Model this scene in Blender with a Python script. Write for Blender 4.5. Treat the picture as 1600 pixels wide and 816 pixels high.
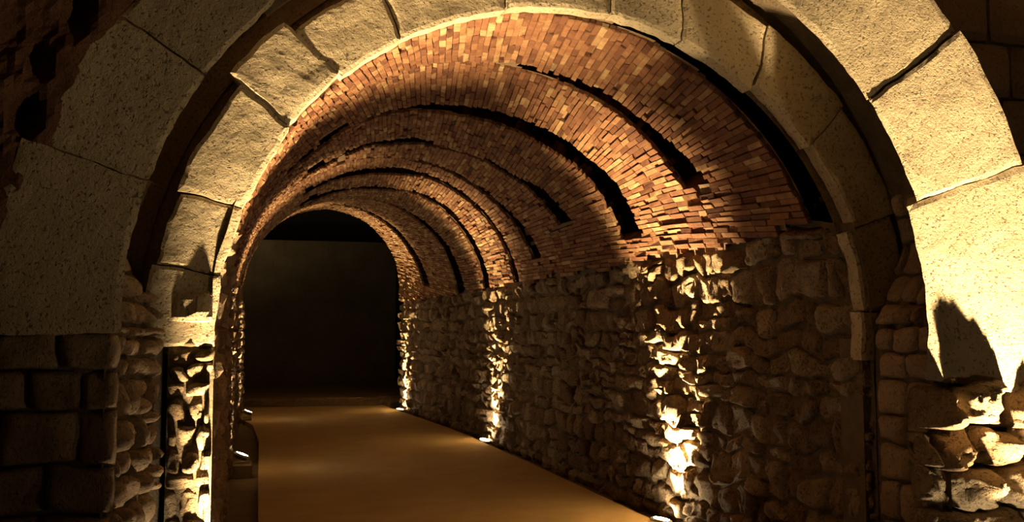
import bpy, math, random
import numpy as np
from mathutils import Vector, Matrix, noise as mnoise

for o in list(bpy.data.objects):
    bpy.data.objects.remove(o, do_unlink=True)
SC = bpy.context.scene
COL = SC.collection
random.seed(7)

# ------------------------------------------------------------------ camera
# world: Y runs down the tunnel, X to the right, Z up; path surface is z = 0
F_PX, VX, HY, EYE = 1555.0, 384.0, 520.0, 1.7
_pitch = math.atan((HY - 408) / F_PX)
_up = np.array([0, -math.cos(_pitch), math.sin(_pitch)])
_Y = np.array([(VX - 800) / F_PX, (HY - 408) / F_PX, 1.0])
_Y = _Y / np.linalg.norm(_Y)
_Y = _Y - _up * (_Y @ _up)
_Y /= np.linalg.norm(_Y)
_X = np.cross(_Y, _up)
ROT = np.stack([_X, _Y, _up])                       # world = ROT @ camera(x right, y down, z forward)
CAMPOS = np.array([0, 0, EYE])
cam_data = bpy.data.cameras.new('camera')
cam = bpy.data.objects.new('camera', cam_data)
COL.objects.link(cam)
cx_, cy_, cz_ = ROT @ [1, 0, 0], ROT @ [0, -1, 0], ROT @ [0, 0, -1]
cam.matrix_world = Matrix(((cx_[0], cy_[0], cz_[0], 0), (cx_[1], cy_[1], cz_[1], 0),
                           (cx_[2], cy_[2], cz_[2], EYE), (0, 0, 0, 1)))
cam_data.sensor_width = 36
cam_data.lens = F_PX / 1600 * 36
cam_data.clip_start = 0.05
SC.camera = cam

# ------------------------------------------------------------------ world and exposure
w = bpy.data.worlds.new('cellar_dark')
SC.world = w
w.use_nodes = True
bg = w.node_tree.nodes['Background']
bg.inputs[0].default_value = (1.0, 0.6, 0.3, 1)
bg.inputs[1].default_value = 0.0
SC.view_settings.view_transform = 'Standard'
SC.view_settings.look = 'None'
SC.view_settings.gamma = 1
SC.view_settings.use_curve_mapping = False
SC.view_settings.exposure = 2.15
LIGHT_COL = (1.0, 0.72, 0.38)
POWER = 260.0

# ------------------------------------------------------------------ tunnel section
_ys = [5.64, 8, 10, 13, 17, 19.6, 22.7]
def prof(Y):                                         # centre x, springing z, radius of the vault
    return (float(np.interp(Y, _ys, [1.835] * 4 + [1.82, 1.76, 1.68])),
            float(np.interp(Y, _ys, [1.66, 1.87, 1.97, 2.03, 2.10, 2.38, 2.78])),
            float(np.interp(Y, _ys, [1.99, 1.985, 1.985, 1.985, 1.96, 1.86, 1.70])))
Y_END = 22.75
# slots in the brick vault: angle -> near edge, far edge
SLOTS = [
    ([8, 30, 45, 60, 75, 86], [5.70] * 6, [5.92, 5.99, 6.0, 5.95, 5.86, 5.77]),
    ([32, 45, 60, 71, 84], [7.12, 7.2, 7.3, 7.33, 7.5], [7.6, 7.6, 7.6, 7.7, 7.62]),
    ([21, 38, 50, 60, 80, 103, 116, 126, 137], [8.95, 8.85, 9.0, 9.1, 9.35, 9.5, 9.7, 10.1, 10.2], [9.5, 9.5, 9.65, 9.8, 10.0, 9.85, 10.1, 10.7, 10.7]),
    ([29, 44, 55, 71, 85, 92, 103, 115, 133], [10.7, 10.9, 11.3, 11.55, 11.7, 11.4, 11.6, 11.9, 12.6], [11.2, 11.4, 11.62, 11.72, 11.9, 12.0, 12.1, 12.6, 13.1]),
    ([19, 38, 55, 74, 82], [12.35, 12.6, 12.85, 12.98, 12.9], [12.82, 12.95, 13.08, 13.12, 13.2]),
    ([8, 30, 65, 83, 94, 109, 122], [13.75, 13.72, 13.7, 13.8, 13.95, 14.15, 14.75], [14.05, 13.95, 14.05, 14.45, 14.85, 15.0, 15.5]),
    ([9, 41, 54, 64, 78, 90, 104, 120], [15.5, 15.25, 15.15, 15.25, 15.65, 15.9, 16.1, 16.2], [15.95, 15.7, 15.6, 15.65, 16.1, 16.5, 16.85, 17.1]),
    ([3, 40, 77], [17.3, 17.2, 17.4], [17.9, 17.8, 17.85]),
    ([6, 30, 60, 97], [19.9, 20.2, 20.3, 20.1], [20.5, 20.9, 20.95, 20.6]),
]
def in_slot(Y, adeg):
    for a, n, f in SLOTS:
        if a[0] <= adeg <= a[-1] and np.interp(adeg, a, n) < Y < np.interp(adeg, a, f):
            return True
    return False
def z_brick(Y):                                      # height where the rubble ends and the brick begins
    return 2.42 + 0.09 * mnoise.noise(Vector((Y * 1.7, 3, 1)))
def proj(P):
    q = ROT.T @ (np.asarray(P, float) - CAMPOS)
    if q[2] < .1: return None
    return 800 + F_PX * q[0] / q[2], 408 + F_PX * q[1] / q[2]
def through_arch(P):                                 # seen through the inner arch opening and in frame
    p = proj(P)
    if p is None or not (-10 < p[0] < 1610 and -10 < p[1] < 826): return False
    t = 5.64 / P[1]
    X, Z = P[0] * t, EYE + (P[2] - EYE) * t
    return abs(X - 1.84) < 2.0 if Z < 1.66 else math.hypot(X - 1.84, Z - 1.66) < 2.0

# ------------------------------------------------------------------ helpers
def nz(p, s, seed=0.0):
    return mnoise.noise(Vector((p[0] * s + seed, p[1] * s - seed * .7, p[2] * s + seed * 1.3)))
def fbm(p, s, seed=0.0):
    return nz(p, s, seed) + .5 * nz(p, s * 2.1, seed + 5) + .27 * nz(p, s * 4.3, seed + 9) + .16 * nz(p, s * 8.9, seed + 2)
def tag(o, label=None, cat=None, group=None, kind=None):
    if label: o['label'] = label
    if cat: o['category'] = cat
    if group: o['group'] = group
    if kind: o['kind'] = kind
    return o
def empty(name, loc, label, cat, group=None):
    o = bpy.data.objects.new(name, None)
    COL.objects.link(o)
    o.location = loc
    o.empty_display_size = .1
    return tag(o, label, cat, group)
def mesh_obj(name, V, Fc, mat, parent=None, tint=None, smooth=False, centre=True):
    V = np.asarray(V, float)
    loc = V.mean(0) if centre else np.zeros(3)
    me = bpy.data.meshes.new(name)
    me.from_pydata((V - loc).tolist(), [], Fc)
    if tint is not None:
        at = me.attributes.new('tint', 'FLOAT', 'POINT')
        at.data.foreach_set('value', np.ascontiguousarray(np.broadcast_to(tint, len(V)), dtype=np.float32))
    if smooth:
        me.polygons.foreach_set('use_smooth', [True] * len(me.polygons))
    me.materials.append(mat)
    o = bpy.data.objects.new(name, me)
    COL.objects.link(o)
    if parent is not None:
        o.parent = parent
        o.location = loc - np.array(parent.location)
    else:
        o.location = loc
    return o
class Stuff:                                         # pieces joined into one part
    def __init__(s): s.V, s.F, s.T, s.n = [], [], [], 0
    def add(s, V, Fc, t):
        s.V.append(V); s.T.append(np.full(len(V), t)); s.F += [tuple(i + s.n for i in f) for f in Fc]; s.n += len(V)
    def build(s, name, mat, parent, smooth=False):
        o = mesh_obj(name, np.concatenate(s.V), s.F, mat, parent, np.concatenate(s.T), smooth, centre=False)
        return tag(o, kind='stuff')

_grid = {}
def grid_faces(n, m):
    if (n, m) in _grid: return _grid[(n, m)]
    Fc = [(i * m + j, (i + 1) * m + j, (i + 1) * m + j + 1, i * m + j + 1) for i in range(n - 1) for j in range(m - 1)]
    loop = [i * m for i in range(n)] + [(n - 1) * m + j for j in range(1, m)] + \
           [i * m + m - 1 for i in range(n - 2, -1, -1)] + [j for j in range(m - 2, 0, -1)]
    k = n * m
    L = len(loop)
    for q in range(L):
        a, b = loop[q], loop[(q + 1) % L]
        Fc.append((b, a, k + q, k + (q + 1) % L))
    Fc.append(tuple(k + q for q in range(L)))
    _grid[(n, m)] = (Fc, loop)
    return _grid[(n, m)]

def block(P, u0, u1, v0, v1, D, depth, n=6, m=5, rnd=.5, p=3.0, rough=.02, fs=6.0, seed=0.0, tilt=.25, warp=None, flip=False, pe=.55, quad=None):
    """A stone whose face is a bulged, roughened grid on the surface P(u, v, w); w points out of the wall."""
    rs = random.Random(int(seed * 1000) + 13)
    tx, ty = rs.uniform(-tilt, tilt), rs.uniform(-tilt, tilt)
    Fc, loop = grid_faces(n, m)
    uc, vc, hu, hv = (u0 + u1) / 2, (v0 + v1) / 2, (u1 - u0) / 2, (v1 - v0) / 2
    V, UV = [], []
    for i in range(n):
        a0 = -1 + 2 * i / (n - 1)
        a = math.copysign(abs(a0) ** pe, a0)
        for j in range(m):
            b0 = -1 + 2 * j / (m - 1)
            b = math.copysign(abs(b0) ** pe, b0)
            aa = a * math.sqrt(max(0, 1 - rnd * b * b / 2))
            bb = b * math.sqrt(max(0, 1 - rnd * a * a / 2))
            u, v = uc + aa * hu, vc + bb * hv
            if quad: u, v = quad(aa, bb)
            if warp: u, v = warp(u, v)
            e = max(0., (1 - abs(a) ** p) * (1 - abs(b) ** p))
            q = P(u, v, 0)
            wv = D * (e ** .5) * (1 + tx * a + ty * b) + rough * fbm(q, fs, seed) * min(1, e * 3 + .25)
            V.append(P(u, v, wv)); UV.append((u, v))
    for k in loop:
        V.append(P(UV[k][0], UV[k][1], -depth))
    V = np.array(V)
    if flip: Fc = [f[::-1] for f in Fc]
    return V, Fc
def courses(u0, u1, v0, v1, wr, hr, rs, gap=.012):
    out = []
    v = v0
    while v < v1 - hr[0] * .4:
        h = min(rs.uniform(*hr), v1 - v)
        u = u0 - rs.uniform(0, wr[0])
        while u < u1:
            wd = rs.uniform(*wr)
            a, b = max(u, u0), min(u + wd, u1)
            if b - a > wr[0] * .35:
                if rs.random() < .15 and h > hr[0] * 1.25:      # two thin stones instead of one
                    k = v + h * rs.uniform(.4, .6)
                    out.append((a + gap, b - gap, v + gap, k - gap * .6)); out.append((a + gap, b - gap, k + gap * .6, v + h - gap))
                else:
                    out.append((a + gap, b - gap, v + gap, v + h - gap))
            u += wd
        v += h
    return out
def warper(amp, s, seed):
    def f(u, v):
        return (u + amp * mnoise.noise(Vector((u * s, v * s, seed))) + amp * .4 * mnoise.noise(Vector((u * s * 2.7, v * s * 2.7, seed + 4))),
                v + amp * mnoise.noise(Vector((u * s + 7, v * s, seed + 2))) + amp * .4 * mnoise.noise(Vector((u * s * 2.7, v * s * 2.7, seed + 8))))
    return f
def sheet(P, us, vs, flip=False, skip=None):
    n, m = len(us), len(vs)
    V = [P(u, v) for u in us for v in vs]
    Fc = []
    for i in range(n - 1):
        for j in range(m - 1):
            if skip and skip((us[i] + us[i + 1]) / 2, (vs[j] + vs[j + 1]) / 2): continue
            f = (i * m + j, (i + 1) * m + j, (i + 1) * m + j + 1, i * m + j + 1)
            Fc.append(f[::-1] if flip else f)
    return V, Fc
def box(x0, x1, y0, y1, z0, z1):
    V = [(x, y, z) for x in (x0, x1) for y in (y0, y1) for z in (z0, z1)]
    return V, [(0, 1, 3, 2), (4, 6, 7, 5), (0, 4, 5, 1), (2, 3, 7, 6), (0, 2, 6, 4), (1, 5, 7, 3)]

# ------------------------------------------------------------------ materials
def mat_stone(name, ramp, nscale=9, bump=.5, bdist=.02, speck=0.0, rough=.9, fine=60, stain=None):
    m = bpy.data.materials.new(name)
    m.use_nodes = True
    nt = m.node_tree
    nd, lk = nt.nodes, nt.links
    b = nd['Principled BSDF']
    b.inputs['Roughness'].default_value = rough
    b.inputs['Specular IOR Level'].default_value = .15
    tc = nd.new('ShaderNodeTexCoord')
    geo = nd.new('ShaderNodeNewGeometry')
    at = nd.new('ShaderNodeAttribute'); at.attribute_name = 'tint'
    n1 = nd.new('ShaderNodeTexNoise'); n1.inputs['Scale'].default_value = nscale; n1.inputs['Detail'].default_value = 8; n1.inputs['Roughness'].default_value = .65
    lk.new(geo.outputs['Position'], n1.inputs['Vector'])
    add = nd.new('ShaderNodeMath'); add.operation = 'MULTIPLY_ADD'; add.inputs[1].default_value = .9; add.inputs[2].default_value = -.45
    lk.new(n1.outputs['Fac'], add.inputs[0])
    ad2 = nd.new('ShaderNodeMath'); ad2.operation = 'ADD'
    lk.new(at.outputs['Fac'], ad2.inputs[0]); lk.new(add.outputs[0], ad2.inputs[1])
    cr = nd.new('ShaderNodeValToRGB')
    el = cr.color_ramp.elements
    while len(el) < len(ramp): el.new(.5)
    for e, (pos, c) in zip(el, ramp): e.position = pos; e.color = (*c, 1)
    lk.new(ad2.outputs[0], cr.inputs['Fac'])
    col = cr.outputs['Color']
    n2 = nd.new('ShaderNodeTexNoise'); n2.inputs['Scale'].default_value = fine; n2.inputs['Detail'].default_value = 6; n2.inputs['Roughness'].default_value = .7
    lk.new(geo.outputs['Position'], n2.inputs['Vector'])
    h = n2.outputs['Fac']
    if speck:
        n3 = nd.new('ShaderNodeTexNoise'); n3.inputs['Scale'].default_value = 52; n3.inputs['Detail'].default_value = 3; n3.inputs['Roughness'].default_value = .6
        lk.new(geo.outputs['Position'], n3.inputs['Vector'])
        r3 = nd.new('ShaderNodeValToRGB')
        r3.color_ramp.elements[0].position = .33; r3.color_ramp.elements[0].color = (0, 0, 0, 1)
        r3.color_ramp.elements[1].position = .44; r3.color_ramp.elements[1].color = (1, 1, 1, 1)
        lk.new(n3.outputs['Fac'], r3.inputs['Fac'])
        mx = nd.new('ShaderNodeMix'); mx.data_type = 'RGBA'; mx.blend_type = 'MULTIPLY'; mx.inputs[0].default_value = speck
        lk.new(col, mx.inputs[6]); lk.new(r3.outputs['Color'], mx.inputs[7])
        col = mx.outputs[2]
        ml = nd.new('ShaderNodeMath'); ml.operation = 'MULTIPLY_ADD'; ml.inputs[1].default_value = .7
        lk.new(r3.outputs['Color'], ml.inputs[0]); lk.new(h, ml.inputs[2])
        h = ml.outputs[0]
    if stain:
        n4 = nd.new('ShaderNodeTexNoise'); n4.inputs['Scale'].default_value = stain[1]; n4.inputs['Detail'].default_value = 4
        lk.new(geo.outputs['Position'], n4.inputs['Vector'])
        r4 = nd.new('ShaderNodeValToRGB'); r4.color_ramp.elements[0].position = .42; r4.color_ramp.elements[1].position = .62
        lk.new(n4.outputs['Fac'], r4.inputs['Fac'])
        mx = nd.new('ShaderNodeMix'); mx.data_type = 'RGBA'
        lk.new(r4.outputs['Color'], mx.inputs[0]); lk.new(col, mx.inputs[6]); mx.inputs[7].default_value = (*stain[0], 1)
        col = mx.outputs[2]
    lk.new(col, b.inputs['Base Color'])
    s1 = nd.new('ShaderNodeMath'); s1.operation = 'MULTIPLY_ADD'; s1.inputs[1].default_value = 1.5
    lk.new(n1.outputs['Fac'], s1.inputs[0]); lk.new(h, s1.inputs[2])
    bp = nd.new('ShaderNodeBump'); bp.inputs['Strength'].default_value = bump; bp.inputs['Distance'].default_value = bdist
    lk.new(s1.outputs[0], bp.inputs['Height']); lk.new(bp.outputs[0], b.inputs['Normal'])
    return m
M_LIME = mat_stone('limestone', [(.1, (.27, .21, .125)), (.5, (.43, .345, .215)), (.9, (.52, .43, .28))], 5, .55, .03, speck=.6)
M_RUB = mat_stone('rubble_stone', [(.0, (.15, .095, .05)), (.45, (.29, .20, .11)), (1, (.46, .35, .215))], 9, 1.0, .04, speck=.45)
M_DARKST = mat_stone('brown_stone', [(.0, (.15, .095, .055)), (.5, (.26, .175, .10)), (1, (.36, .26, .16))], 7, .7, .03, speck=.3)
M_MORT = mat_stone('mortar', [(.2, (.12, .085, .05)), (.8, (.24, .18, .11))], 8, .9, .04)
M_CORE = mat_stone('red_rubble_core', [(.2, (.12, .06, .035)), (.6, (.27, .13, .07)), (1, (.33, .2, .12))], 6, 1.0, .05)
M_BRICK = mat_stone('roman_brick', [(.0, (.085, .035, .019)), (.35, (.16, .07, .034)), (.62, (.225, .112, .052)), (.82, (.30, .185, .088)), (1, (.38, .265, .135))], 10, .6, .02)
M_BMORT = mat_stone('lime_mortar_between_bricks', [(.2, (.15, .10, .06)), (.8, (.27, .18, .10))], 12, .8, .02)
M_PATH = mat_stone('worn_concrete', [(.15, (.31, .245, .125)), (.55, (.40, .325, .18)), (.95, (.47, .39, .23))], 2.2, .25, .01, fine=45)
M_CHAN = mat_stone('grey_concrete', [(.2, (.13, .115, .075)), (.8, (.22, .19, .125))], 4, .4, .01)
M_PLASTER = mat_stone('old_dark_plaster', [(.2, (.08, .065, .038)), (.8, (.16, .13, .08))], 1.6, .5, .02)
def mat_plain(name, col, rough, metal=0):
    m = bpy.data.materials.new(name); m.use_nodes = True
    b = m.node_tree.nodes['Principled BSDF']
    b.inputs['Base Color'].default_value = (*col, 1); b.inputs['Roughness'].default_value = rough; b.inputs['Metallic'].default_value = metal
    return m
M_STEEL = mat_plain('dull_steel', (.35, .33, .3), .45, .8)
M_BLACKM = mat_plain('black_housing', (.03, .03, .03), .5)
M_LENS = bpy.data.materials.new('lit_lens'); M_LENS.use_nodes = True
_b = M_LENS.node_tree.nodes['Principled BSDF']
_b.inputs['Emission Color'].default_value = (1, .8, .52, 1); _b.inputs['Emission Strength'].default_value = 45
M_LENS2 = M_LENS.copy(); M_LENS2.name = 'lit_wide_lens'
M_LENS2.node_tree.nodes['Principled BSDF'].inputs['Emission Strength'].default_value = 160
M_LENS3 = M_LENS.copy(); M_LENS3.name = 'lit_clear_lens'
M_LENS3.node_tree.nodes['Principled BSDF'].inputs['Emission Strength'].default_value = 75

# ------------------------------------------------------------------ floor
PE_Y = [5.0, 9.4, 12, 16.2, 19, 21.3, 23.62]
PE_X = [.10, .14, .17, .23, .16, -.15, -.35]
def path_left(Y): return float(np.interp(Y, PE_Y, PE_X))
def path_right(Y): return prof(Y)[0] + prof(Y)[2] - .20 if Y > 5.6 else 3.62
ysamp = list(np.arange(4.0, 23.6, .35)) + [23.62]
V, Fc = [], []
for i, Y in enumerate(ysamp):
    xs = np.linspace(path_left(Y), path_right(Y), 9)
    for x in xs: V.append((x, Y, .006 * nz((x, Y, 0), .9)))
    V.append((xs[-1], Y, -.25)); V.append((xs[0], Y, -.25))
n = 11
for i in range(len(ysamp) - 1):
    for j in range(n):
        a, b = i * n + j, i * n + (j + 1) % n
        Fc.append((a, b, b + n, a + n))
floor = tag(mesh_obj('floor', V, Fc, M_PATH, tint=.5, centre=False), 'smooth worn ochre concrete path running down the tunnel', 'floor', kind='structure')
# ground the path stands on: lower gutters beside it and the space before the arches
V, Fc = sheet(lambda x, y: (x, y, -.09 + .012 * nz((x, y, 0), 2.5)), np.linspace(-5, 8, 60), np.linspace(-3, 24, 110))
tag(mesh_obj('floor', V, Fc, M_CHAN, tint=.5, centre=False), 'low grey concrete channel floor along the path edges', 'floor', kind='structure')
# raised floor of the far room with its rough step
V, Fc = [], []
st = [(23.62, -.1), (23.62 - .03, .05), (23.6, .14), (23.66, .185), (23.8, .2), (24.6, .2), (26, .2), (28, .2), (30.5, .2)]
xs = np.linspace(-4, 6.5, 140)
for i, x in enumerate(xs):
    for k, (y, z) in enumerate(st):
        g = .09 if 0 < k < 4 else .01
        V.append((x, y + g * nz((x, k, 0), 3), z + g * .6 * nz((x, k, 9), 3)))
k = len(st)
for i in range(len(xs) - 1):
    for j in range(k - 1): Fc.append((i * k + j, (i + 1) * k + j, (i + 1) * k + j + 1, i * k + j + 1))
tag(mesh_obj('floor', V, Fc, M_MORT, tint=.6, centre=False), 'raised dark floor with a rough step at the tunnel end', 'floor', kind='structure')

# ------------------------------------------------------------------ right wall of rubble
rs = random.Random(3)
def P_right(u, v, w):
    cx, cz, R = prof(u)
    R += .075
    if v <= cz: return (cx + R - w, u, v)
    d = min(v - cz, R * .98)
    x = math.sqrt(R * R - d * d)
    return (cx + x - w * x / R, u, v - w * d / R)
def _rw(u, t):
    v = -.15 + t * (z_brick(u) + .17)
    return P_right(u, v, .015 * nz((u, v, 0), 6))
V, Fc = sheet(_rw, np.arange(5.6, Y_END, .12), np.linspace(0, 1, 24), flip=True)
wall_right = tag(mesh_obj('wall_right', V, Fc, M_MORT, tint=.5, centre=False), 'rough rubble stone wall on the right side of the brick vault', 'wall', kind='structure')
wp = warper(.095, 2.4, 11)
cand = []
for k, (a, b, c, d) in enumerate(courses(5.72, Y_END + .1, -.1, 3.0, (.15, .40), (.13, .27), rs, .008)):
    uc, vc = (a + b) / 2, (c + d) / 2
    if vc > z_brick(uc) - .02: continue
    D = rs.choice((rs.uniform(.02, .05), rs.uniform(.03, .06), rs.uniform(.05, .1)))
    near = min(abs(uc - y) for y in (8.53, 15.48, 22.1))
    hi = uc < 16
    V, Fc = block(P_right, a, b, c, d, D, .03, (14 if uc < 10 else 10) if hi else 6, (12 if uc < 10 else 8) if hi else 5, rs.uniform(.1, .5), rs.uniform(3, 9), .045, 8, seed=k * .37 + 1, tilt=.5, warp=wp, flip=True)
    vis = through_arch(P_right(uc, vc, 0))
    pp = [proj(P_right(*q, 0)) for q in ((a, c), (b, c), (b, d), (a, d))]
    A = .5 * abs(sum(pp[i][0] * pp[(i + 1) % 4][1] - pp[(i + 1) % 4][0] * pp[i][1] for i in range(4)))
    cand.append((A if vis else 0, V, Fc, rs.uniform(.15, .85)))
cand.sort(key=lambda t: -t[0])
stf = Stuff()
for i, (A, V, Fc, t) in enumerate(cand):
    if i < 300 and A > 0: mesh_obj('stone', V, Fc, M_RUB, wall_right, t, smooth=True)
    else: stf.add(V, Fc, t)
stf.build('rubble', M_RUB, wall_right)

# ------------------------------------------------------------------ left wall of rubble
rs = random.Random(5)
def P_left(u, v, w):
    cx, cz, R = prof(u)
    R += .05
    if v <= cz: return (cx - R + w, u, v)
    d = min(v - cz, R * .98)
    x = math.sqrt(R * R - d * d)
    return (cx - x + w * x / R, u, v - w * d / R)
V, Fc = sheet(lambda u, v: P_left(u, v, .015 * nz((u, v, 3), 6)), np.arange(5.6, Y_END, .15), np.arange(-.15, 3.0, .15))
wall_left = tag(mesh_obj('wall_left', V, Fc, M_MORT, tint=.5, centre=False), 'rubble stone wall on the left side of the brick vault', 'wall', kind='structure')
wp = warper(.05, 2.6, 21)
stf = Stuff()
for k, (a, b, c, d) in enumerate(courses(5.95, Y_END, -.1, 2.6, (.2, .5), (.14, .26), rs, .010)):
    uc, vc = (a + b) / 2, (c + d) / 2
    if vc > 2.4: continue
    V, Fc = block(P_left, a, b, c, d, rs.uniform(.02, .07), .03, 6, 5, rs.uniform(.2, .7), 3, .03, 7, seed=k * .41 + 3, tilt=.4, warp=wp)
    t = rs.uniform(.15, .85)
    if uc < 8.5 or 13.0 < uc < 15.5: mesh_obj('stone', V, Fc, M_RUB, wall_left, t)
    else: stf.add(V, Fc, t)
stf.build('rubble', M_RUB, wall_left)

# ------------------------------------------------------------------ brick vault
rs = random.Random(9)
def P_vault(Y, a, w):                                # a in radians, w towards the axis
    cx, cz, R = prof(Y)
    if a < 0: return (cx + R - w, Y, cz + R * a)
    return (cx + (R - w) * math.cos(a), Y, cz + (R - w) * math.sin(a))
# rubble backing behind the bricks, closing the slots
V, Fc = sheet(lambda Y, a: P_vault(Y, math.radians(a), -.42), np.arange(5.7, Y_END + .1, .3), np.arange(-22, 183, 4), flip=True)
ceiling = tag(mesh_obj('ceiling', V, Fc, M_MORT, tint=.2, centre=False), 'brick barrel vault with deep slots across it', 'vault', kind='structure')
V0_Y = 5.74
def mort_skip(Y, a):
    cx, cz, R = prof(Y)
    z = P_vault(Y, math.radians(a), 0)[2]
    return in_slot(Y, a) or z < (z_brick(Y) if a < 90 else 2.4)
V, Fc = sheet(lambda Y, a: P_vault(Y, math.radians(a), -.034), np.arange(V0_Y, Y_END, .06), np.arange(-14, 179, 1.5), flip=True, skip=mort_skip)
mesh_obj('mortar_bed', V, Fc, M_BMORT, ceiling, .5, centre=False)
RINGS = [V0_Y, 7.4, 9.4, 11.65, 13.0, 14.1, 15.7, 17.6, 20.4, Y_END]
SKEW = [.10, .09, .07, .05, .05, .04, .04, .03, .03]
def ss(x): x = max(0., min(1., x)); return x * x * (3 - 2 * x)
def P_brick(Y, a, w, ring):
    d = math.degrees(a)
    g = ss((d - 18) / 40) * (1 - ss((d - 120) / 40))
    return P_vault(Y, a - SKEW[ring] * (Y - .5 * (RINGS[ring] + RINGS[ring + 1])) * g, w)
PITCH = .046
na = int(math.pi * 1.985 / PITCH)
cand = []
for k in range(-9, na + 1):
    ad0 = k / na * 180
    if ad0 > 172: continue
    # cut the run of this course at the slots
    cuts = []
    for a, n_, f_ in SLOTS:
        if a[0] <= ad0 <= a[-1]:
            cuts.append((float(np.interp(ad0, a, n_)), float(np.interp(ad0, a, f_))))
    runs, y = [], V0_Y
    for n_, f_ in sorted(cuts):
        runs.append((y, n_)); y = f_
    runs.append((y, Y_END))
    parts = []
    for (r0, r1) in runs:                            # each ring of the vault has its own courses
        bs = [r0] + [y for y in RINGS if r0 + .6 < y < r1 - .6] + [r1]
        for s0, s1 in zip(bs[:-1], bs[1:]):
            q = max(0, min(len(RINGS) - 2, int(np.searchsorted(RINGS, (s0 + s1) / 2)) - 1))
            if s1 - s0 > .06: parts.append((s0, s1, q))
    runs = parts
    half = math.pi / na / 2
    arc = math.radians(ad0)
    for (r0, r1, rg) in runs:
        y = r0 + rs.uniform(-.012, .012)
        first = True
        while y < r1 - .03:
            L = rs.choice((.29, .29, .3, .27, .22)) if not first else rs.uniform(.12, .3)
            first = False
            y1 = min(y + L, r1 + rs.uniform(-.015, .015))
            if r1 - y1 < .07: y1 = r1 + rs.uniform(-.018, .018)
            ym = (y + y1) / 2
            cx, cz, R = prof(ym)
            zmid = P_vault(ym, arc, 0)[2]
            xl = cx + R * math.cos(arc)
            if (xl > cx and zmid > z_brick(ym)) or (xl <= cx and zmid > 2.4):
                thin = any(f_ - .03 < y < f_ + .5 for n_, f_ in cuts)      # bricks thinned over an added hollow that keeps the slot dark
                cand.append((y + .003, y1 - .003, arc - half * .95, arc + half * .95, ad0, rg, thin))
            y = y1
pieces = []
def lump(Y, ad): return nz((Y, ad * .08, 1), .9, 3)
for (y0, y1, a0, a1, ad, rg, thin) in cand:
    j = rs.uniform(-.006, .010) + .022 * lump((y0 + y1) / 2, ad)
    if rs.random() < .04: j -= .022
    ja = rs.uniform(-.0015, .0015)
    ch, sw = .005, .0017
    dep = .035 if thin else .30
    cc = []
    tw = rs.uniform(-.006, .006)
    def pt(y, a, w): return P_brick(y, a + ja, w + j, rg)
    ring = [(y0, a0), (y1, a0), (y1, a1), (y0, a1)]
    V = []
    for q, (y, a) in enumerate(ring):               # face, inset
        sy = ch if q in (0, 3) else -ch
        sa = sw if q in (0, 1) else -sw
        V.append(pt(y + sy + rs.uniform(-.003, .003), a + sa + rs.uniform(-.001, .001), tw * (1 if q < 2 else -1) + rs.uniform(-.003, .003)))
    for (y, a) in ring: V.append(pt(y, a, -.007))
    for (y, a) in ring: V.append(pt(y, a, -dep))
    Fq = [(3, 2, 1, 0)]
    for lv in (0, 4):
        for q in range(4):
            r = (q + 1) % 4
            Fq.append((lv + q, lv + r, lv + 4 + r, lv + 4 + q))
    Fq.append((8, 9, 10, 11))
    mid = P_vault((y0 + y1) / 2, (a0 + a1) / 2, 0)
    A = 0
    if through_arch(mid):
        pp = [proj(v) for v in V[4:8]]
        A = .5 * abs(sum(pp[i][0] * pp[(i + 1) % 4][1] - pp[(i + 1) % 4][0] * pp[i][1] for i in range(4)))
    t = min(1, max(0, rs.gauss(.42 + .022 * ((y0 + y1) / 2 - 8), .17)))
    if rs.random() < .09: t = rs.uniform(.65, .9)
    pieces.append((A, np.array(V), Fq, t))
pieces.sort(key=lambda t: -t[0])
stf = Stuff()
for i, (A, V, Fq, t) in enumerate(pieces):
    if i < 300: mesh_obj('brick', V, Fq, M_BRICK, ceiling, t)
    else: stf.add(V, Fq, t)
stf.build('brickwork', M_BRICK, ceiling)

# ------------------------------------------------------------------ inner stone arch (B)
BX, BZ, BY, BR = 1.84, 1.66, 5.62, 2.0
rs = random.Random(12)
archB = empty('stone_arch', (BX, BY, 0), 'inner arch of pale wedge stones framing the brick vault', 'arch')
def voussoirs(root, cx, cz, Yf, joints, rin, rout, depth, seed, mat, n=20, m=14, under=0.0):
    def wv(u, v):                                    # worn, slightly ragged edges
        q = (u * 2.2, v, seed)
        return u + .005 * nz(q, 7, 1) + .003 * nz(q, 19, 2), v + .016 * nz(q, 5, 3) + .009 * nz(q, 15, 4)
    for k in range(len(joints) - 1):
        a1, a0 = joints[k][0], joints[k + 1][0]            # joints run from high angle (left) to low angle (right)
        ri0, ro = rin(k), rout(k)
        g = .35 * .9
        jo = rs.uniform(-.012, .012)
        dp, un = (depth(k), under(k)) if callable(depth) else (depth, under)
        def P(u, v, w, jo=jo, r0=ri0, r1=ro, under=un):          # the inner face may be undercut towards the back
            if w < -.03: v = v + under * max(0, 1 - (v - r0) / (r1 - r0))
            return (cx + v * math.cos(u), Yf - w + jo, cz + v * math.sin(u))
        gap = .0035
        aL, aR = math.radians(a0) + gap / ri0, math.radians(a1) - gap / ri0
        bL, bR = math.radians(joints[k + 1][1]) + gap / ro, math.radians(joints[k][1]) - gap / ro
        def quad(a, b):
            t = (b + 1) / 2
            l, r = aL + (bL - aL) * t, aR + (bR - aR) * t
            return (l + r) / 2 + a * (r - l) / 2, ri0 + (ro - ri0) * t
        V, Fc = block(P, aL, aR, ri0, ro, 0.007, dp, n, m, .02, 30, .007, 3.5, seed=seed + k * 1.7, tilt=.3, pe=.8, quad=quad, warp=wv)
        mesh_obj('voussoir', V, Fc, mat, root, rs.uniform(.4, .65), smooth=False)
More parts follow.
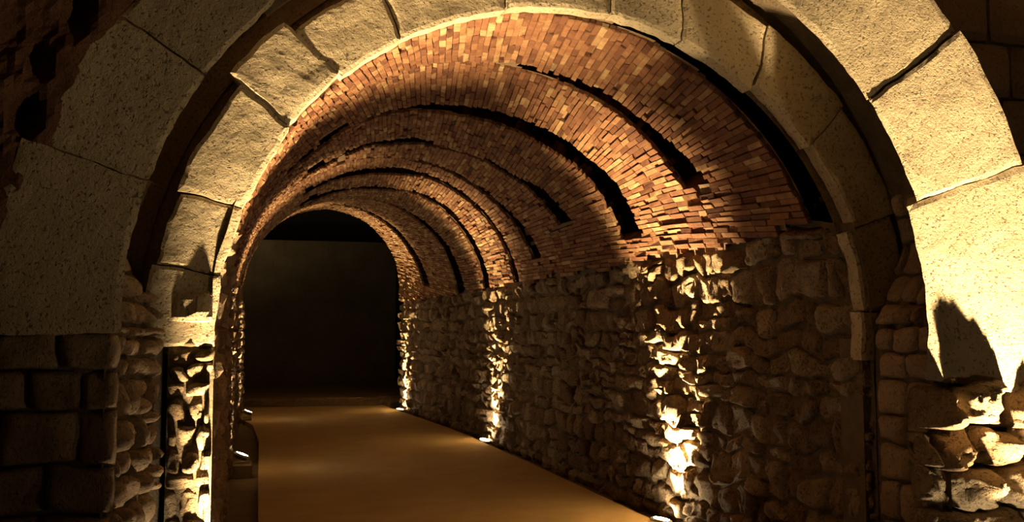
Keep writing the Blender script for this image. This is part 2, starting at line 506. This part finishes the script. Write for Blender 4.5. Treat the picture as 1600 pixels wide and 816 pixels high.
jB = [(181, 181), (170, 170), (159, 160), (144, 143), (132, 133), (120, 119), (101, 100), (82, 83.4), (68, 71.5), (52, 56), (37, 38.5), (20, 20), (5, 4), (-4, -4)]
oB = [2.36, 2.34, 2.36, 2.44, 2.36, 2.36, 2.38, 2.38, 2.4, 2.42, 2.4, 2.36, 2.3]
iB = [2.0, 2.0, 2.0, 2.02, 2.0, 2.0, 2.0, 2.0, 2.0, 2.04, 2.08, 2.02, 1.98]
voussoirs(archB, BX, BZ, BY, jB, lambda k: iB[k], lambda k: oB[k], .115, 40, M_LIME)
# recessed wall face around the inner arch
V, Fc = sheet(lambda a, r: (BX + r * math.cos(a), 5.735 + .008 * nz((a * 2, r, 0), 2), BZ + r * math.sin(a)), np.radians(np.arange(-2, 183, 4)), np.arange(2.02, 4.3, .15), flip=True)
wm = tag(mesh_obj('wall_middle', V, Fc, M_DARKST, tint=.45, centre=False), 'plain brown wall face around the inner stone arch', 'wall', kind='structure')
# jambs under the inner arch
def P_jamb(u, v, w): return (u, 5.66 - w, v)
jr = random.Random(31)
for (x0, x1, nm, top) in ((-.40, -.165, 'left', 1.74), (3.845, 4.5, 'right', 1.66)):
    V, Fc = box(x0, x1 , 5.648, 5.9, -.15, top)
    wj = tag(mesh_obj('wall_jamb_' + nm, V, Fc, M_MORT, tint=.5), 'rubble jamb below the %s foot of the inner arch' % nm, 'wall', kind='structure')
    wpj = warper(.035, 5, 3 if nm == 'left' else 9)
    for k, (a, b, c, d) in enumerate(courses(x0, x1, -.1, top, (.08, .17), (.08, .16), jr, .003)):
        V, Fc = block(P_jamb, a, b, c, d, jr.uniform(.02, .055), .04, 11, 10, jr.uniform(.3, .7), jr.uniform(2.5, 5), .03, 11, seed=k * .7 + 60, tilt=.5, warp=wpj)
        mesh_obj('stone', V, Fc, M_RUB, wj, jr.uniform(.3, .8), smooth=True)
    if nm == 'left':
        V, Fc = block(P_jamb, x0, x1, top + .005, top + .2, .07, .2, 12, 8, .15, 8, .03, 8, seed=77, tilt=.2)
        mesh_obj('impost_block', V, Fc, M_LIME, wj, .55)

# ------------------------------------------------------------------ outer stone arch (A)
AX, AZ, AY, AR = 1.64, 1.73, 4.9, 2.2
archA = empty('stone_arch', (AX, AY, 0), 'large outer arch of broad pitted stones in front of the inner arch', 'arch')
jA = [(q, q) for q in (181, 162, 147, 130, 113, 96, 79, 62, 36, 19, -8)]
oA = [2.78, 2.72, 2.66, 2.7, 2.7, 2.7, 2.75, 2.96, 2.98, 3.2]
rs = random.Random(14)
voussoirs(archA, AX, AZ, AY, jA, lambda k: 2.2 if k < 9 else 2.13, lambda k: oA[k], lambda k: .52 if k > 6 else .22, 90, M_LIME, 30, 18, under=lambda k: .42 if k > 6 else .2)

# reveal behind the outer arch: cobbles
def P_rev(side):
    def P(u, v, w):                                  # u = depth Y, v = distance up the jamb and round the arch
        R = 2.25 - (.17 * (u - 4.9) / .7 if side < 0 else .0)
        if v > AZ: R += .3 * min(1, (v - AZ) / .5)
        if v <= AZ: return (AX + side * (R - w), u, v)
        a = (v - AZ) / R
        return (AX + side * (R - w) * math.cos(a), u, AZ + (R - w) * math.sin(a))
    return P
for side, nm in ((-1, 'left'), (1, 'right')):
    P = P_rev(side)
    V, Fc = sheet(lambda u, v: P(u, v, -.02), np.linspace(4.92, 5.8, 8), np.arange(-.15, 5.2, .2), flip=(side > 0))
    wr_ = tag(mesh_obj('wall_reveal_' + nm, V, Fc, M_MORT, tint=.4, centre=False), 'cobbled reveal between the two arches on the %s side' % nm, 'wall', kind='structure')
    rr = random.Random(50 + side)
    wpr = warper(.03, 5, 5 + side)
    for k, (a, b, c, d) in enumerate(courses(5.17, 5.6, 1.75, 2.75 if side < 0 else 2.6, (.12, .22), (.1, .2), rr, .008) + courses(4.96, 5.55, -.1, 1.74, (.1, .22) if side < 0 else (.2, .4), (.1, .2) if side < 0 else (.15, .28), rr, .008)):
        V, Fc = block(P, a, b, c, d, rr.uniform(.03, .08) if side < 0 else rr.uniform(.02, .05), .03, 7, 7, rr.uniform(.6, 1.0) if side < 0 else .4, 2.2, .02, 8, seed=k * .3 + 5, tilt=.4, warp=wpr, flip=(side > 0))
        mesh_obj('cobble' if side < 0 else 'stone', V, Fc, M_DARKST, wr_, rr.uniform(.3, .9), smooth=True)

# ------------------------------------------------------------------ front wall around the outer arch
def P_front(u, v, w): return (u, 4.945 - w, v)
def outer_r(x, z): return math.hypot(x - AX, z - AZ) if z > AZ else abs(x - AX)
us, vs = np.arange(-4, 8.01, .1), np.arange(-.15, 6.0, .1)
V, Fc = sheet(lambda u, v: (u, (5.02 if u < AX else 5.42) + .03 * nz((u, v, 0), 3), v), us, vs, skip=lambda u, v: outer_r(u, v) < (2.5 if u < AX else 2.85))
wall_front = tag(mesh_obj('wall_front', V, Fc, M_MORT, tint=.4, centre=False), 'dark masonry wall around the outer stone arch', 'wall', kind='structure')
# red rubble core, upper left
def P_core(u, v):
    q = (u, v, 0)
    y = 4.86 - .06 * fbm(q, 2.3, 4) - .04 * fbm(q, 7, 2)
    for (hx, hz, sx, sz, dp) in ((-.94, 2.93, .06, .08, .11), (-.99, 2.68, .06, .10, .12), (-.78, 3.25, .07, .16, .08)):
        dd = ((u - hx) / sx) ** 2 + ((v - hz) / sz) ** 2
        y += dp * math.exp(-dd * dd)
    r = outer_r(u, v)
    t = max(0., min(1., (r - 2.64) / .2))
    y = 4.905 * (1 - t) + y * t
    return (u, y, v)
V, Fc = sheet(P_core, np.arange(-3, -.2, .035), np.arange(1.72, 5, .035), skip=lambda u, v: outer_r(u, v) < 2.52)
mesh_obj('rubble_core', V, Fc, M_CORE, wall_front, .5, smooth=False, centre=False)
fr = random.Random(71)
wpf = warper(.03, 3, 8)
V, Fc = sheet(lambda u, v: (u, 4.95 + .01 * nz((u, v, 0), 6), v), np.arange(-3, -.5, .12), np.arange(-.15, 1.76, .12))
mesh_obj('mortar_bed', V, Fc, M_MORT, wall_front, .6, centre=False)
lay = courses(-2.2, -.57, -.1, 1.70, (.2, .4), (.18, .32), fr, .003)
for k, (a, b, c, d) in enumerate(lay):               # coursed stones below the left springing
    V, Fc = block(P_front, a, b, c, d, fr.uniform(.03, .055), .03, 12, 11, fr.uniform(.1, .35), 6, .025, 6, seed=k * .9 + 2, tilt=.3, warp=wpf)
    mesh_obj('stone', V, Fc, M_DARKST, wall_front, fr.uniform(.3, .8), smooth=True)
def P_frontr(u, v, w): return (u, 5.0 - w, v)
wpg = warper(.07, 3.2, 18)
for k, (a, b, c, d) in enumerate(courses(3.72, 5.6, -.1, 1.40, (.2, .42), (.2, .36), fr, .008)):      # broken rubble below the right springing
    V, Fc = block(P_frontr, a, b, c, d, (fr.uniform(.21, .25) if d > 1.15 else fr.uniform(.11, .18)), .05, 30, 26, fr.uniform(.1, .5), fr.uniform(2.5, 7), .085, 7, seed=k * 1.3 + 9, tilt=.6, warp=wpg)
    mesh_obj('stone', V, Fc, M_RUB, wall_front, fr.uniform(.35, .85), smooth=True)
def P_out(u, v, w): return (u, 5.40 - w, v)
for k, (a, b, c, d) in enumerate(courses(3.6, 5.8, 1.7, 4.6, (.3, .5), (.25, .4), fr, .008)):      # recessed stones outside the arch, right
    if min(outer_r(x, z) for x in (a, b) for z in (c, d)) < 3.02: continue
    V, Fc = block(P_out, a, b, c, d, .03, .03, 6, 6, .2, 6, .03, 5, seed=k * .77 + 4, tilt=.3)
    mesh_obj('stone', V, Fc, M_DARKST, wall_front, fr.uniform(.3, .7))

# ------------------------------------------------------------------ far room
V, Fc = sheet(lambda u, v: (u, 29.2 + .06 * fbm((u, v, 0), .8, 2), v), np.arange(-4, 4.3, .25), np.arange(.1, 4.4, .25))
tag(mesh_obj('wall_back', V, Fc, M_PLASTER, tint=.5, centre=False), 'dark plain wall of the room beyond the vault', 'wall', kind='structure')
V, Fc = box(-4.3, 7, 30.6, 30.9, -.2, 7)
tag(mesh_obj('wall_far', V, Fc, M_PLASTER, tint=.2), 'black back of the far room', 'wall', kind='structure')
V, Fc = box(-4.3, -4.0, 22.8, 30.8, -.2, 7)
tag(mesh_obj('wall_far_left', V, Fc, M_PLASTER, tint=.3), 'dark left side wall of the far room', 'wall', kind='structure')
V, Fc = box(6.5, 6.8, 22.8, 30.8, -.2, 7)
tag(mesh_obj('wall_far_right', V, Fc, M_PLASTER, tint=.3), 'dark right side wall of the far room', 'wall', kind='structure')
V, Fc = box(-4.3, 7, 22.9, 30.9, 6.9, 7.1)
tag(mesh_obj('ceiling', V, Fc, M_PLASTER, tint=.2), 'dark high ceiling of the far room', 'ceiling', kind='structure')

# ------------------------------------------------------------------ uplights
def disc(r0, r1, z0, z1, n=24, cap=True):
    V = [(r0 * math.cos(2 * math.pi * i / n), r0 * math.sin(2 * math.pi * i / n), z0) for i in range(n)] + \
        [(r1 * math.cos(2 * math.pi * i / n), r1 * math.sin(2 * math.pi * i / n), z1) for i in range(n)]
    Fc = [(i, (i + 1) % n, n + (i + 1) % n, n + i) for i in range(n)]
    if cap: Fc.append(tuple(n + i for i in range(n)))
    return V, Fc
def child(name, V, Fc, mat, parent):
    me = bpy.data.meshes.new(name); me.from_pydata([tuple(v) for v in V], [], Fc); me.materials.append(mat)
    o = bpy.data.objects.new(name, me); COL.objects.link(o); o.parent = parent
    return o
def uplight(loc, tilt, label, power=1.0, cone=75, group='round uplights along the tunnel floor', r=.085, lens=None, beam=None):
    """tilt = (x, y) lean of the beam from straight up"""
    root = empty('uplight', loc, label, 'lamp', group)
    d = Vector((tilt[0], tilt[1], 1)).normalized()
    root.rotation_euler = d.to_track_quat('Z', 'Y').to_euler()
    V, Fc = disc(r * .95, r, -.05, .0, cap=False)
    Fc.append(tuple(range(24))[::-1]); child('housing', V, Fc, M_BLACKM, root)
    n = 24                                            # rim: a raised ring
    V = []
    for rr, zz in ((r * 1.18, -.012), (r * 1.18, .008), (r * .88, .014), (r * .88, -.004)):
        V += [(rr * math.cos(2 * math.pi * i / n), rr * math.sin(2 * math.pi * i / n), zz) for i in range(n)]
    Fc = [(k * n + i, k * n + (i + 1) % n, ((k + 1) % 4) * n + (i + 1) % n, ((k + 1) % 4) * n + i) for k in range(4) for i in range(n)]
    child('rim', V, Fc, M_STEEL, root)
    V = [(0, 0, .012)]
    for q, zz in ((.5, .010), (.88, .002)):
        V += [(r * q * math.cos(2 * math.pi * i / n), r * q * math.sin(2 * math.pi * i / n), zz) for i in range(n)]
    Fc = [(0, 1 + i, 1 + (i + 1) % n) for i in range(n)] + [(1 + i, 1 + n + i, 1 + n + (i + 1) % n, 1 + (i + 1) % n) for i in range(n)]
    child('lens', V, Fc, lens or M_LENS, root)
    L = bpy.data.lights.new('uplight_beam', 'SPOT')
    L.energy = POWER * power; L.color = LIGHT_COL; L.spot_size = math.radians(cone); L.spot_blend = 1.0; L.shadow_soft_size = .03
    lo = bpy.data.objects.new('uplight_beam', L); COL.objects.link(lo)
    lo.parent = root; lo.location = (0, 0, .03); 
    bd = Vector((*(beam or tilt), 1)).normalized()
    lo.rotation_euler = (d.to_track_quat('Z', 'Y').inverted() @ bd.to_track_quat('-Z', 'Y')).to_euler()
    return root
uplight((3.68, 8.53, .0), (.15, -.06), 'round uplight at the foot of the right rubble wall, first beyond the arches', 4.2, 64, lens=M_LENS3)
uplight((3.68, 15.48, .0), (.10, -.20), 'round uplight midway along the foot of the right rubble wall', 2.4, 62, lens=M_LENS3)
uplight((3.33, 22.1, .0), (.10, -.1), 'round uplight by the end of the right rubble wall near the step', 2.2, 62, lens=M_LENS3)
uplight((-.02, 12.95, .185), (.4, 0), 'round uplight on the small block in the left channel', 1.4, 56, lens=M_LENS2, beam=(.0, 0))
uplight((.07, 20.2, .165), (.4, 0), 'round uplight at the left wall foot near the step', 1.6, 56, lens=M_LENS2, beam=(.0, 0))
uplight((-.20, 5.30, -.05), (.3, .3), 'round uplight on the ground between the two arches', 4.4, 50, lens=M_LENS3)
uplight((4.3, 4.25, -.05), (-.05, .2), 'round uplight before the broken rubble under the outer arch', 3.8, 54, lens=M_LENS2)
# small block that carries the left uplight
V, Fc = block(lambda u, v, w: (u, v, 0.07 + w), -.13, .11, 12.78, 13.14, .02, .155, 8, 8, .1, 10, .01, 8, seed=4)
tag(mesh_obj('stone_block', V, Fc, M_CHAN, tint=.6), 'small rough block in the left channel under the first left uplight', 'block')
V, Fc = block(lambda u, v, w: (u, v, 0.04 + w), -.02, .14, 20.05, 20.4, .02, .12, 8, 8, .1, 10, .01, 8, seed=9)
tag(mesh_obj('stone_block', V, Fc, M_CHAN, tint=.6), 'small rough block in the left channel near the far step', 'block')

# ------------------------------------------------------------------ the chamber before the arches (behind the camera)
V, Fc = box(-3.3, -3.0, -4, 5.1, -.15, 6)
tag(mesh_obj('wall_chamber_left', V, Fc, M_DARKST, tint=.4), 'left side wall of the chamber before the arches', 'wall', kind='structure')
V, Fc = box(5.9, 6.2, -4, 5.1, -.15, 6)
tag(mesh_obj('wall_chamber_right', V, Fc, M_DARKST, tint=.4), 'right side wall of the chamber before the arches', 'wall', kind='structure')
V, Fc = box(-3.3, 6.2, -4.3, -4, -.15, 6)
tag(mesh_obj('wall_chamber_rear', V, Fc, M_DARKST, tint=.4), 'rear wall of the chamber before the arches', 'wall', kind='structure')
V, Fc = box(-3.3, 6.2, -4, 5.1, 6, 6.2)
tag(mesh_obj('ceiling', V, Fc, M_DARKST, tint=.4), 'ceiling of the chamber before the arches', 'ceiling', kind='structure')
uplight((5.3, 1.8, -.05), (-1.05, .5), 'added fill uplight, out of view, at the right side wall of the front chamber', .36, 66)  # added unseen lamp, gives the dim light on the outer arch's left side
uplight((-3.0, 26.0, .22), (.3, .0), 'added fill uplight, out of view, at the left side of the far room', .8, 110)  # added unseen lamp, lifts the far room's back wall a little
